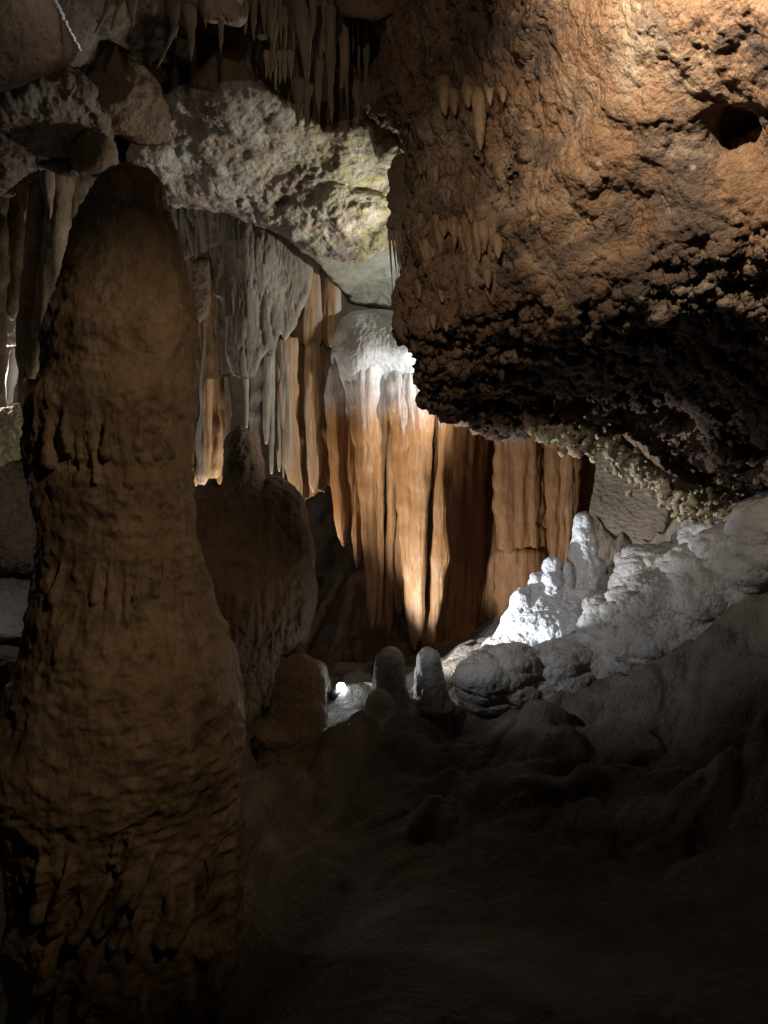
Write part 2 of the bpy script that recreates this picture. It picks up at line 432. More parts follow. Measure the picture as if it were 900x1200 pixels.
ext = [(-6,2,0),(-6,9,1.2),(6,3,1.5),(6,8,1.5),(0,11,.6),(-3,-2,0),(3,-2,0),(0,0,0),(1.2,1,0),(-1.2,1.5,-.2)]
fpts = np.concatenate([fp, np.array(ext, float)])
fz = rbf(fpts[:, :2], fpts[:, 2], .35)
def floor_h(x, y):
    q = np.stack([x, y], 1); z = fz(q)
    v = np.stack([x, y, np.zeros_like(x)], 1).astype(F32)
    w = v.copy(); w[:, 0] += .16*perlin(v/.45)+.05*perlin(v/.15); w[:, 1] += .16*perlin(v/.45+9)+.05*perlin(v/.15+4)
    amp = np.clip((y-3.45)/.7, .10, 1)*np.clip((x+1.5)/.6, .2, 1)
    amp = np.where(y > 6.6, amp*.35, amp)*np.clip((x+1.6)/.8, .3, 1)
    pil = lambda s_, o: np.sqrt(np.clip(1.0-1.7*worley(w, s_, (.75, 1.2, 1), o, True), .003, 1))
    d = pil(.62, 0)*.13+pil(.30, 5)*.085+pil(.13, 7)*.028
    caps_ = np.zeros_like(x)
    for (a, b, rx_, ry_, an, h_) in LOBES:
        m = (np.abs(x-a) < .7) & (np.abs(y-b) < .7)
        if not m.any(): continue
        u_ = w[m, 0]-a; v_ = w[m, 1]-b; ca, sa = math.cos(an), math.sin(an)
        q = ((u_*ca+v_*sa)/rx_)**2+((v_*ca-u_*sa)/ry_)**2
        caps_[m] = np.maximum(caps_[m], h_*np.sqrt(np.clip(1-q, 0, 1)))
    return z+amp*1.25*(d-.19+caps_)+fbm(v, .9, 3)*.05*np.clip(amp, .3, 1)+fbm(v, .09, 4, .6)*.014+domes(v, .05)*.005
LOBES = []
for k in range(150):
    b = random.uniform(3.4, 6.4); LOBES.append((random.uniform(-.9, 2.6), b, random.uniform(.16, .5), random.uniform(.12, .3), random.uniform(-.5, .5), random.uniform(.05, .14)))
t = np.linspace(0, 1, 640); yy = -2+(t**1.15)*13.5
uu = np.linspace(-1, 1, 760); uu = np.sign(uu)*(.55*np.abs(uu)+.45*np.abs(uu)**3)
Yg, U = np.meshgrid(yy, uu, indexing='ij'); Xg = U*(2.2+np.maximum(Yg, 0)*.95)*1.15
Zg = floor_h(Xg.ravel().astype(F32), Yg.ravel().astype(F32)).reshape(Xg.shape)
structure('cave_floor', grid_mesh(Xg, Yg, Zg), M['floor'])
def fz_at(x, y): return float(floor_h(np.array([x], F32), np.array([y], F32))[0])

# walls: one sheet that wraps the chamber from the left round the back to the right
th = np.linspace(math.radians(-75), math.radians(70), 620); zz = np.linspace(-1.2, 6.5, 330)
TH, ZZ = np.meshgrid(th, zz, indexing='ij')
R = np.where(TH < 0, 9.8-2.2*np.clip(-TH-.2, 0, 1), 9.8-4.0*np.clip(TH-.25, 0, 1)/1.)
R = R-.22*(ZZ-1.5)**2*.25
me = grid_mesh(np.sin(TH)*R, np.cos(TH)*R, ZZ)
displace(me, lambda v: fbm(v, 1.6, 4, .55, (1, 1, .8))*.5, lambda v: fbm(v, .35, 4, .6, (1, 1, .5), 3, 2)*.07)
structure('cave_wall', me, M['wall'])

# ceiling
cl = [(350,300,6.8),(350,200,5.9),(350,140,5.45),(350,60,5.2),(350,0,5.0),(200,225,6.1),(200,100,5.2),(200,0,4.6),(50,200,5.1),(50,100,4.7),(50,0,4.3),
      (430,300,6.6),(430,60,5.3),(430,0,5.1),(-100,100,4.6),(-100,250,5.4),(350,-150,4.2),(100,-150,3.8),(500,-100,4.4)]
cp = np.array([P(*c) for c in cl]); cext = [(-5,2,3.2),(-5,8,3.6),(0,9,4.9),(-2,8.5,4.7),(3,9,4.4),(4,4,5.2),(3,2,5.2),(0,0,4.6),(-1,-1,4.4),(2,6.5,4.9),(.4,6.2,4.8),(5,8,3.5),(1,8,4.9)]
cpts = np.concatenate([cp, np.array(cext, float)]); czf = rbf(cpts[:, :2], cpts[:, 2], .3)
Yc, Xc = np.meshgrid(np.linspace(-1.5, 10.2, 520), np.linspace(-6.5, 6.5, 560), indexing='ij')
Zc = czf(np.stack([Xc.ravel(), Yc.ravel()], 1)).reshape(Xc.shape)+.38
me = grid_mesh(Xc, Yc, Zc, True)
displace(me, lambda v: fbm(v, .8, 4, .55, off=2)*.22+.0, lambda v: fbm(v, .35, 4, .6, off=4, mode=2)*.11, lambda v: fbm(v, .1, 4, .6, off=4, mode=1)*.03)
structure('cave_ceiling', me, M['ceiling'])

# ------------------------------------------------------------------ THE BIG COLUMN
YC = 3.55
lr = [(196,146,160),(202,132,174),(212,121,184),(226,111,191),(250,98,199),(290,84,210),(340,70,221),(400,53,231),(450,42,230),(500,34,223),(540,34,221),(580,42,224),(620,47,230),
      (660,47,238),(700,40,249),(740,33,262),(780,26,274),(820,14,281),(860,-4,283),(900,-14,283),(950,-12,284),(1000,2,285),(1060,10,282),(1120,18,275),(1170,20,266),(1240,0,272),(1330,-20,300)]
lr = np.array(lr, float); py = np.arange(196, 1330, 2.2)
xl = smooth_interp(py, lr[:, 0], lr[:, 1]); xr = smooth_interp(py, lr[:, 0], lr[:, 2])
s = YC/FOC; rx = (xr-xl)/2*s; cx = ((xl+xr)/2-450)*s; zc_ = CZ-(py-600)*s
# ledges where each layer of flow overhangs the one below
ry = rx*.92
V, Q, T = tube(np.stack([cx, np.full_like(cx, YC), zc_, rx, ry], 1)[::-1], 300)
me = make_mesh(V, Q, T)
def pyz(z): return 600+(CZ-z)/s
def band(v, a, b, sft=25):
    p = pyz(v[:, 2]); return np.clip((p-a)/sft, 0, 1)*np.clip((b-p)/sft, 0, 1)
def col_d(v):
    big = fbm(v, .45, 3, .5, (1, 1, .9))*.035
    fl_ = fbm(v, .085, 2, .5, (1, 1, .16), 1, 1)*.022
    fl2 = fbm(v, .13, 2, .5, (1, 1, .12), 6, 1)*.03
    return big+fl_*.5*(band(v, 470, 580)+band(v, 640, 770))+fl2*.5*band(v, 960, 1180, 30)+.03*band(v, 395, 480, 45)+.03*band(v, 590, 650, 40)+.025*band(v, 880, 985, 50)
gaps = [(82,990,60,1090,7,.07),(140,980,131,1012,5,.04),(134,1030,90,1094,8,.08),(163,965,141,1022,6,.06),(174,1016,116,1092,9,.09),(150,1066,134,1104,6,.06),(186,996,154,1064,7,.07),(163,1076,154,1110,6,.06),(209,1038,186,1104,8,.08),
        (232,1038,201,1104,8,.08),(248,1084,239,1116,6,.05),(261,1122,246,1176,6,.05),(45,985,34,1080,6,.05),(58,1090,50,1160,7,.05),(112,1100,98,1180,8,.06),(172,1150,160,1205,8,.06),(80,1120,66,1200,7,.05),(225,1130,212,1200,8,.05)]
for k in range(9): gaps.append((58+k*18+random.uniform(-6, 6), 485+random.uniform(-14, 10), 58+k*17.5+random.uniform(-6, 6), 548+random.uniform(-28, 22), random.uniform(3.5, 6), random.uniform(.015, .045)))
for k in range(8): gaps.append((70+k*19+random.uniform(-7, 7), 655+random.uniform(-14, 12), 68+k*19+random.uniform(-7, 7), 720+random.uniform(-30, 25), random.uniform(3, 5.5), random.uniform(.012, .035)))
def ridges(v):
    y = np.maximum(v[:, 1], 1); px = 450+FOC*v[:, 0]/y; p_ = 600-FOC*(v[:, 2]-CZ)/y
    px = px+4*perlin(v/.22); p_ = p_+6*perlin(v/.15+7)
    out = np.zeros(len(v), F32)
    for (a, b, c, d, w_, o_) in gaps:
        ex, ey = c-a, d-b; t = np.clip(((px-a)*ex+(p_-b)*ey)/(ex*ex+ey*ey), 0, 1)
        q = ((px-a-ex*t)**2+(p_-b-ey*t)**2)/(w_*(.5+.75*t))**2
        np.maximum(out, o_*np.clip(t*1.8+.1, 0, 1)*np.clip(1-q, 0, 1)**.7, out=out)
    lip = .05*np.clip((p_-950)/60, 0, 1)*np.clip((1112-p_)/22, 0, 1)+.022*np.clip((p_-455)/40, 0, 1)*np.clip((560-p_)/14, 0, 1)+.018*np.clip((p_-620)/40, 0, 1)*np.clip((728-p_)/16, 0, 1)
    fr = np.clip((YC-.05-v[:, 1])/.12, 0, 1)
    return (lip-out)*fr
displace(me, col_d, ridges, lambda v: fbm(v, .13, 5, .6, off=8, mode=2)*.018+fbm(v, .3, 3, .6, off=18)*.03+fbm(v, .09, 3, .6, (.5, .5, 1.5), 28, 2)*.012*np.clip(.2+3*fbm(v, .4, 2, off=61), 0, 1)+domes(v, .11)*.006, lambda v: domes(v, .045)*.003+fbm(v, .025, 3)*.003)
one('cave_column', me, M['column'], 'tall dark brown limestone column bulging from floor to ceiling', 'column')

# ------------------------------------------------------------------ THE RUSTY OVERHANG
poly = [(395,-70),(440,20),(448,60),(432,108),(434,138),(458,150),(479,165),(486,230),(482,290),(471,330),(470,385),(489,408),(492,448),(502,470),(528,494),(560,502),(602,506),
        (625,500),(655,497),(690,502),(725,500),(752,528),(785,556),(815,566),(850,582),(905,590),(1000,600),(1000,-70)]
ctrl = [(440,40,4.75),(480,200,4.75),(474,360,4.6),(500,470,4.75),(530,495,4.95),(600,505,5.05),(520,90,4.2),(560,300,4.1),(530,380,4.3),(540,450,4.65),(650,0,3.3),(650,100,3.5),(700,220,3.55),(650,330,3.85),(700,380,3.85),(640,420,4.3),(650,465,4.8),
        (800,0,2.8),(950,0,2.4),(850,150,3.05),(850,300,3.3),(800,390,3.8),(720,450,4.55),(950,400,3.4),(950,500,4.2),(800,480,4.7),(870,570,4.95),(720,495,5.0),(950,590,4.8),(740,150,3.25),(600,230,3.85)]
sdf0, lo, hi = relief(poly, ctrl, .75, .13)
hole = P(857,145,3.15); lump = P(846,512,4.75); bl = P(728,185,3.62); bl2 = P(650,290,4.05); nodo = P(790,545,4.5)
def sdf(p):
    d = sdf0(p)
    d = smin(d, ell(p, bl, (.3, .22, .2)), .12)
    d = smin(d, ell(p, bl2, (.3, .16, .16)), .12)
    d = smin(d, ell(p, lump, (.13, .16, .2)), .2)
    d = smax(d, -smin(ell(p, hole, (.06, .16, .11)), ell(p, hole+np.array([.10, 0, .03]), (.09, .12, .06)), .05), .13)
    return d
lo[0] = -.35; hi[0] = min(hi[0], 2.5); hi[2] = min(hi[2], 4.9)
me = sdf_mesh(sdf, lo, hi, .02, 1)
def rough_m(v):
    m = np.clip(.6+1.8*fbm(v, .6, 3, .55, off=31), .15, 1.15)
    low = np.clip((2.95-v[:, 2])/.35, 0, 1)
    for (a, b, y, r) in ((855, 350, 3.5, .45), (640, 170, 3.6, .3), (700, 60, 3.2, .25), (860, 60, 2.75, .4)):
        m = m*(1-.5*np.exp(-((v-P(a, b, y).astype(F32))**2).sum(1)/r**2))
    for (a, b, y, r) in ((735, 185, 3.6, .3), (640, 260, 4.0, .3), (690, 225, 3.8, .3)):
        m = m+.6*np.exp(-((v-P(a, b, y).astype(F32))**2).sum(1)/r**2)
    return np.clip(m+low*.8, .05, 1.3)
def craggy(v):
    low = np.clip((2.95-v[:, 2])/.35, 0, 1)
    r = fbm(v, .22, 4, .6, (.8, 1.2, 1.6), 41, 1)
    return -np.clip(r-.25, 0, 1)*(.012+.11*low)+fbm(v, .45, 2, .5, (1, 1, 1), 51, 1)*.04
displace(me, lambda v: fbm(v, .5, 3, .5, off=3)*.09+fbm(v, .1, 3, .6, (1, 1, .3), 9, 2)*.05*np.clip((.85-v[:, 0])/.3, 0, 1),
         craggy, lambda v: fbm(v, .2, 4, .6, off=1, mode=2)*.04*rough_m(v),
         lambda v: (domes(v, .075, (1.2, 1, .7))*.018+fbm(v, .09, 3, .6, (1, 1, .6), 12)*.035)*rough_m(v),
         lambda v: (domes(v, .030, (1, 1, .7), 3)*.011)*np.clip(rough_m(v), .8, 1.1)+fbm(v, .05, 4, .65, (1, 1, .5))*.008)
root = thing('rock_overhang', 'huge rusty brown rock mass hanging down at upper right', 'rock', tuple(P(700, 300, 4.0)))
ob = add('rock_body', me, M['overhang'], root); ob_bvh = bvh_of(ob)
def stub(px, py_, ln, w, seed, bvh, sides=18, sink=.085):
    h = hit(bvh, px, py_)
    if h[0] is None: return None
    y = h[0].y; s = y/FOC; n = 18; rows = []
    for i in range(n):
        t = i/(n-1); r = w*s*((1-t)**.55*(.8+.35*math.sin(t*3.1)))+.001
        r *= min(1, .3+t*4)
        p = P(px+random.uniform(-.4, .4), py_+ln*t, y); rows.append((p[0], y+sink*(1-.9*t)-w*s*.5, p[2], r, r*1.1))
    V, Q, T = tube(rows[::-1], sides); me = make_mesh(V, Q, T)
    return displace(me, lambda v: fbm(v, .04, 3, .6, (1, 1, .5), seed)*min(.011, w*s*.35))
spots = [(521,80,58,12),(533,95,42,8),(563,92,86,10),(549,88,40,8),(575,85,40,7),(512,118,20,6),(590,90,30,6)]
for k in range(40): spots.append((random.uniform(492, 585), random.uniform(235, 290), random.uniform(26, 58), random.uniform(5, 9)))
for k in range(9): spots.append((random.uniform(490, 540), random.uniform(320, 365), random.uniform(18, 34), random.uniform(3.5, 6)))
for k in range(7): spots.append((random.uniform(492, 545), random.uniform(170, 210), random.uniform(20, 40), random.uniform(3, 5)))

for k, (a, b, l, w) in enumerate(spots):
    m_ = stub(a, b, l, w, k, ob_bvh)
    if m_: add('stalactite', m_, M['rusty_tip'], root)
# pale coral crust along the back rim
line = [(622,497),(650,505),(690,512),(720,520),(742,540),(768,562),(795,580),(830,590),(868,596)]
caps = []
for k in range(420):
    t = random.random()*(len(line)-1); i = int(t); f = t-i
    a = line[i][0]+(line[i+1][0]-line[i][0])*f; lift = .0; b = line[i][1]+(line[i+1][1]-line[i][1])*f
    wd = 11 if a > 660 else 6
    c = P(a+random.gauss(0, 5), b+6+random.gauss(0, wd)*.9, 5.02+random.uniform(-.12, .12))
    if b > 500 and random.random() < .0: continue
    d = np.array([random.gauss(0, 1), random.gauss(0, .7), random.gauss(-.4, 1)]); d /= np.linalg.norm(d)
    caps.append((c, c+d*random.uniform(.01, .035), random.uniform(.014, .03)))
core = [P(*q, 5.12) for q in line]
def sdf(p):
    d = np.full(len(p), 9., F32)
    for a, b in zip(core[:-1], core[1:]): d = np.minimum(d, cone(p, a+np.array([0, .08, .05]), b+np.array([0, .08, .05]), .06, .06))
    for a, b, r in caps:
        m = np.abs(p[:, 0]-a[0]) < .16
        if m.any(): d[m] = smin(d[m], cone(p[m], a, b, r, r*.6), .012)
    return d
cc = np.array(core); me = sdf_mesh(sdf, cc.min(0)-.25, cc.max(0)+.25, .011, 0)
displace(me, lambda v: fbm(v, .04, 3, .6)*.014)
crust = add('coral_crust', me, M['crust'], root); crust['label'] = 'pale yellow knobbly coral crust on the lower rim'
# the mass continues behind the crust
sdf0, lo, hi = relief([(560,440),(640,488),(690,500),(730,508),(760,535),(800,565),(850,580),(1000,590),(1000,400),(700,380)], [(600,470,5.0),(700,500,5.2),(800,560,5.2),(950,580,5.0)], .5, .12)
me = sdf_mesh(sdf0, lo, hi, .03, 1); displace(me, lambda v: fbm(v, .2, 4, .6, mode=1)*.04)
add('rear_rim', me, M['overhang'], root)

# hanging tuft of straws beside the overhang
root = thing('straw_tuft', 'dark knobbly tuft of thin straw stalactites left of rusty overhang', 'stalactite', tuple(P(472, 195, 5.0)))
tc = [(P(471.5, random.uniform(200, 280), 5.0)+np.array([math.sin(k*2.4), -abs(math.cos(k*2.4)), 0])*random.uniform(.06, .085), random.uniform(.016, .03)) for k in range(110)]
def sdf(p):
    d = cone(p, P(472,195,5.0), P(471,275,5.0), .08, .06)
    for c, r in tc: d = smin(d, np.linalg.norm(p-c.astype(F32), axis=1)-r, .012)
    return d
me = sdf_mesh(sdf, P(440,310,5.0)-.1, P(500,180,5.0)+.15, .012, 1); displace(me, lambda v: fbm(v, .02, 2)*.004)
add('knobbly_core', me, M['brown'], root)
for k in range(20):
    a = 455+k*1.65; ln = 45+36*random.random()+(20 if k in (6, 9) else 0)
    y = 4.93+random.uniform(-.05, .06); dx = random.uniform(4, 9)*(1 if k < 14 else .3)
    rows = [(*P(a+dx*t*.9, 270+ln*t, y), .0062*(1-t*.75), .0062*(1-t*.75)) for t in np.linspace(0, 1, 10)]
    V, Q, T = tube(rows[::-1], 8); add('straw', make_mesh(V, Q, T), M['stalactite'], root)

# ------------------------------------------------------------------ CENTRAL DRAPERY
YD = 7.0
root = thing('flowstone_drapery', 'central orange hanging drapery with frosty white top and pointed folds', 'drapery', tuple(P(445, 365, YD)))
sdf0, lo, hi = relief([(387,440),(386,415),(391,390),(398,373),(410,364),(440,361),(470,366),(500,372),(510,420),(512,470),(500,486),(480,486),(456,484),(430,480),(410,474),(392,470)], [(400,372,6.95),(440,366,6.95),(440,390,6.74),(395,420,6.88),(395,460,6.98),(425,425,6.69),(425,455,6.8),(430,478,6.95),(452,430,6.74),(462,425,6.66),(480,440,6.64),(480,462,6.74),(485,484,6.92),(510,410,6.74)], .45, .14)
me = sdf_mesh(sdf0, lo, hi, .022, 1)
displace(me, lambda v: fbm(v, .3, 3)*.03, lambda v: fbm(v, .06, 3, .6, (1, 1, .2), 2, 2)*.005, lambda v: fbm(v, .025, 3, .7)*.005)
add('white_cap', me, M['drapery'], root)['label'] = 'frosty white calcite cap of the drapery'
folds = [([(430,389,403),(440,386,405),(520,385,406),(575,388,407),(610,393,408),(625,396,406),(640,400,405)], 6.98, 1),
         ([(430,400,418),(440,398,420),(520,400,419),(575,406,425),(620,411,425),(650,415,423),(667,417,421)], 7.0, 2),
         ([(422,413,445),(430,411,447),(500,414,445),(560,420,441),(620,425,441),(680,430,441),(715,432,440),(735,434,438)], 6.86, 3),
         ([(424,432,456),(430,430,458),(500,434,457),(560,438,451),(620,440,450),(690,441,448),(733,442,446)], 6.92, 4),
         ([(430,446,468),(500,452,465),(560,453,463),(640,453,461),(700,452,460),(743,454,458)], 7.06, 5),
         ([(450,458,474),(560,460,474),(700,464,472),(722,466,470)], 7.18, 6),
         ([(422,458,482),(430,456,484),(520,461,487),(600,468,489),(680,474,489),(735,479,489),(764,484,488)], 6.80, 7),
         ([(422,474,498),(430,472,502),(520,477,503),(600,480,501),(680,482,499),(725,484,497),(752,484,492)], 6.78, 8),
         ([(420,496,522),(500,510,524),(550,508,521),(600,507,523),(660,505,525),(682,505,522),(712,502,517),(738,495,512),(762,493,510)], 6.92, 9),
         ([(470,516,530),(600,516,528),(680,516,524),(720,515,519)], 7.12, 10)]
for rws, y, sd in folds:
    add('curtain_fold', fold_mesh(rws, y, .75, 64, 2.5, sd, .5, .0035), M['drapery'], root)

# left part: tan drapery with torn lower edge
root = thing('tan_drapery', 'tan drapery with a ragged lower edge left of the white topped drapery', 'drapery', tuple(P(357, 400, 7.15)))
sdf0, lo, hi = relief([(321,396),(334,385),(345,330),(352,296),(374,292),(400,330),(402,400),(396,560),(393,577),(386,570),(381,579),(373,575),(366,583),(357,592),(349,588),(343,572),(334,556),(329,500)], [(330,400,7.16),(345,500,7.06),(360,420,7.1),(372,500,7.16),(388,480,7.1),(370,320,7.2),(350,580,7.08)], .12, .02)
me = sdf_mesh(sdf0, lo, hi, .018, 1)
displace(me, lambda v: fbm(v, .24, 2, .5, (1, .4, .05), 21, 2)*.04, lambda v: fbm(v, .06, 3, .55, (1, .5, .05), 22, 2)*.012, lambda v: fbm(v, .03, 3, .6, (1, 1, .4))*.004)
add('curtain_sheet', me, M['left_drapery'], root)
for rws, y, sd in [([(398,325,347),(500,329,347),(560,338,352),(586,348,356)], 7.0, 29), ([(404,358,372),(500,360,374),(560,362,374),(578,365,370)], 7.04, 22)]:
    add('curtain_fold', fold_mesh(rws, y, .45, 56, 2.5, sd, .6), M['left_drapery'], root)
for rws, y, sd in [([(268,342,360),(340,343,360),(404,340,366)], 7.14, 25), ([(280,356,374),(340,357,376),(412,356,374)], 7.06, 26), ([(300,370,386),(350,371,388),(402,368,386)], 7.14, 27), ([(325,382,398),(370,378,400),(408,378,396)], 7.08, 28)]:
    add('upper_fold', fold_mesh(rws, y, .42, 40, 2.5, sd, .5), M['left_drapery'], root)

# back curtains
root = thing('back_curtain', 'wide brown flowstone curtain behind the white stalagmites', 'drapery', tuple(P(600, 460, 7.9)))
for rws, y, sd, dp in [([(430,514,550),(600,514,548),(720,512,546),(790,508,548)], 8.15, 31, .5), ([(430,532,572),(600,534,568),(720,536,564),(790,534,564)], 8.05, 32, .6), ([(430,556,592),(600,558,590),(760,558,588),(790,556,588)], 8.15, 33, .5),
                   ([(430,580,634),(600,582,632),(720,584,632),(790,582,634)], 7.82, 34, .45), ([(430,618,652),(600,620,650),(720,622,650),(790,618,652)], 7.9, 35, .5), ([(430,640,680),(600,642,675),(720,642,674),(790,640,676)], 7.84, 36, .6),
                   ([(430,668,700),(600,670,696),(720,670,696),(790,668,700)], 8.1, 37, .6)]:
    add('curtain_fold', fold_mesh(rws, y, dp, 64, 3, sd, .6, .011, tip=False), M['curtain'], root)
me = fold_mesh([(646,584,636),(700,582,638),(790,578,640)], 7.78, .5, 60, 3, 38, .4, .01, tip=False)
add('lower_block', me, M['curtain'], root)

# grey curtain under the ledge
gp = [(200,225),(300,225),(360,262),(372,300),(362,340),(346,384),(340,390),(334,402),(329,391),(324,405),(320,418),(314,408),(306,420),(300,436),(290,442),(274,439),(266,415),(262,380),(258,352),(249,345),(248,304),(225,303),(205,300)]
sdf0, lo, hi = relief(gp, [(220,240,6.9),(235,300,6.95),(260,300,6.8),(300,300,6.65),(300,430,6.7),(340,380,6.85),(360,290,6.9)], .25, .035)
me = sdf_mesh(sdf0, lo, hi, .018, 1)
displace(me, lambda v: fbm(v, .3, 2, .5, (1, 1, .4))*.05, lambda v: fbm(v, .16, 3, .55, (1, 1, .06), 4, 2)*.016-np.clip(fbm(v, .11, 3, .6, (1, 1, .1), 14, 1)-.45, 0, 1)*.045*(fbm(v, .4, 2, off=3) > -.08), lambda v: fbm(v, .03, 3, .6, (1, 1, .5))*.007)
one('grey_curtain', me, M['grey_curtain'], 'grey flowstone curtain with black grooves and a pointed scalloped lower edge', 'drapery')
sdf0, lo, hi = relief([(222,304),(246,304),(248,350),(242,372),(232,380),(222,372)], [(235,340,6.75)], .3, .06)
me = sdf_mesh(sdf0, lo, hi, .02, 1); displace(me, lambda v: fbm(v, .1, 3)*.02)
one('hanging_block', me, M['brown'], 'brown square knob under the grey curtain beside the tall column', 'rock')

root = thing('dark_drapery', 'narrow dark draperies spreading downward right beside the tall column', 'drapery', tuple(P(246, 360, 6.6)))
for rws, y, sd in [([(330,232,246),(420,228,243),(490,224,238),(540,219,236),(570,222,233)], 6.95, 51), ([(330,239,250),(430,238,250),(520,232,248),(568,231,243)], 6.9, 52), ([(330,252,255),(430,250,257),(480,246,262),(530,242,264),(562,242,257)], 7.05, 53), ([(440,262,268),(480,258,272),(540,256,274),(575,258,270)], 7.1, 54)]:
    add('curtain_fold', fold_mesh(rws, y, .7, 36, 2.5, sd, .7), M['left_drapery'], root)
sts = [('slim grey stalactite hanging below the tip of the grey curtain', [(436,286,292),(470,287,291),(502,287.5,290.5)], 6.85),
       ('broad grey stalactite blade below the grey curtain, beside a slim one', [(415,290,312),(460,291,309),(500,293,306),(535,297,304),(548,299,302)], 6.95),
       ('tapering pale stalactite in the middle of the row under the grey curtain', [(405,308,320),(470,309,318),(520,310,314)], 6.85),
       ('long dark stalactite with bright tip reaching the stump under the grey curtain', [(410,314,322),(500,315,321),(556,316.5,320)], 6.9),
       ('thin rod stalactite touching the left edge of the tan drapery', [(430,323,330),(500,324,329),(554,325.5,328.5)], 6.98),
       ('rearmost dark rod stalactite in the gap left of the tan drapery', [(440,328,334),(520,329.5,334),(560,331,334)], 7.15)]
for k, (lb, rws, y) in enumerate(sts):
    one('stalactite', fold_mesh(rws, y, 1., 20, 2.5, 60+k, .4), M['grey_curtain'], lb, 'stalactite', 'stalactites under the grey curtain')

# ------------------------------------------------------------------ CEILING PIECES
pl = [(140,206),(165,165),(182,118),(250,98),(300,100),(330,118),(380,150),(430,143),(476,152),(481,190),(471,216),(470,250),(457,286),(430,299),(394,303),(370,296),(345,278),(330,268),(290,250),(262,240),(230,236),(205,234),(165,222)]
sdf0, lo, hi = relief(pl, [(a, b, 5.32+(b-125)/170*1.0-(.08 if a > 380 else 0)+random.uniform(-.07, .07)) for a, b in [(150,205),(200,130),(260,105),(330,130),(300,180),(250,200),(230,235),(330,265),(400,180),(440,150),(475,170),(460,270),(400,300),(390,240),(430,220),(350,200)]], .7, .08)
dent = [(P(337,243,6.1), (.08, .2, .03)), (P(279,234,6.0), (.03, .1, .02)), (P(362,248,6.1), (.045, .15, .045))]
add_ = [(P(462,182,5.5), (.10, .16, .07)), (P(420,245,5.98), (.2, .12, .12)), (P(180,190,5.6), (.15, .2, .08))]
def sdf(p):
    d = sdf0(p)
    for c, r in add_: d = smin(d, ell(p, c, r), .05)
    for c, r in dent: d = smax(d, -ell(p, c, r), .03)
    return d
me = sdf_mesh(sdf, lo, hi, .022, 1)
displace(me, lambda v: fbm(v, .4, 3, .5, off=5)*.07, lambda v: fbm(v, .3, 4, .6, (1, 1, 1.6), 7, 1)*.05, lambda v: fbm(v, .09, 4, .65, mode=1)*.009)
one('rock_ledge', me, M['ledge'], 'pale yellow and grey rock ledge of the ceiling lit from below', 'rock')
sdf0, lo, hi = relief([(362,292),(400,285),(457,280),(474,310),(470,362),(440,362),(410,352),(392,330)], [(380,300,6.5),(440,290,6.55),(440,355,7.2),(400,340,7.0)], .5, .06)
me = sdf_mesh(sdf0, lo, hi, .02, 1); displace(me, lambda v: fbm(v, .3, 3)*.05, lambda v: fbm(v, .12, 4, .65, mode=1)*.014)
one('rock_slab', me, M['slab'], 'smooth greenish grey slab between the yellow ledge and the white drapery top', 'rock')
# left ledge
sdf0, lo, hi = relief([(-60,120),(0,112),(40,90),(80,85),(110,110),(130,160),(135,195),(108,192),(84,184),(55,192),(30,200),(0,222),(-60,240)], [(0,120,4.7),(60,90,4.7),(120,150,5.1),(0,215,5.3),(110,190,5.4),(-50,200,5.2)], .6, .1)
me = sdf_mesh(sdf0, lo, hi, .022, 1)
displace(me, lambda v: fbm(v, .35, 3, .5, off=9)*.07, lambda v: fbm(v, .14, 4, .6, (1.4, 1, .5), 3, 1)*.045, lambda v: fbm(v, .04, 3, .65)*.01)
one('rock_ledge', me, M['ceiling'], 'rough layered brown ledge below the dark slab in the top left corner', 'rock')
me = sdf_mesh(lambda p: smin(ell(p, P(142,112,5.3), (.27, .3, .26)), ell(p, P(168,138,5.4), (.17, .25, .18)), .1), P(85,195,5.3)-.25, P(205,40,5.3)+.3, .022, 1); displace(me, lambda v: fbm(v, .3, 3)*.08, lambda v: fbm(v, .12, 4, .6)*.03)
one('boulder', me, M['brown'], 'smooth brown domed boulder in the ceiling right of the dark slab', 'boulder')
sdf0, lo, hi = relief([(82,172),(100,150),(128,160),(134,182),(120,202),(96,204),(84,192)], [(110,180,5.0)], .4, .1)
me = sdf_mesh(sdf0, lo, hi, .02, 1); displace(me, lambda v: fbm(v, .15, 4)*.025)
one('boulder', me, M['brown'], 'small dark boulder jammed above the top of the tall column', 'boulder')
sdf0, lo, hi = relief([(38,192),(62,186),(92,190),(92,208),(72,206),(60,200)], [(70,195,5.3)], .3, .05)
me = sdf_mesh(sdf0, lo, hi, .02, 1); displace(me, lambda v: fbm(v, .12, 4)*.02)
one('boulder', me, M['ceiling'], 'small grey angular block left of the tall column top', 'boulder')
# nearest dark slab, its lit rim built as a thin white strip
root = thing('hanging_slab', 'smooth dark brown slab hanging in the top left corner, closest to viewer', 'rock', tuple(P(20, 0, 2.4)))
sdf0, lo, hi = relief([(-80,-80),(40,-80),(62,0),(92,60),(84,74),(60,84),(30,97),(0,106),(-80,125)], [(-40,-40,2.1),(0,100,2.45),(85,60,2.6),(50,-40,2.35)], .5, .06)
me = sdf_mesh(sdf0, lo, hi, .014, 1); displace(me, lambda v: fbm(v, .25, 3)*.02, lambda v: fbm(v, .05, 4)*.005)
add('slab_body', me, M['brown'], root)
V_, Q_, T_ = [], [], []
rows = []
for i in range(60):
    t = i/59; w = (.004+.004*random.random())*(1.7 if t < .25 else 1)*(1-.5*t)
    p = P(61+33.5*t+random.gauss(0, .9), -6+66*t, 2.52); rows.append((*p, w, w))
V, Q, T = tube(rows[::-1], 10); me = make_mesh(V, Q, T); displace(me, lambda v: fbm(v, .012, 2)*.004)
add('lit_edge_strip', me, M['bright_white'], root)['label'] = 'thin white strip in place of the lit rock edge'
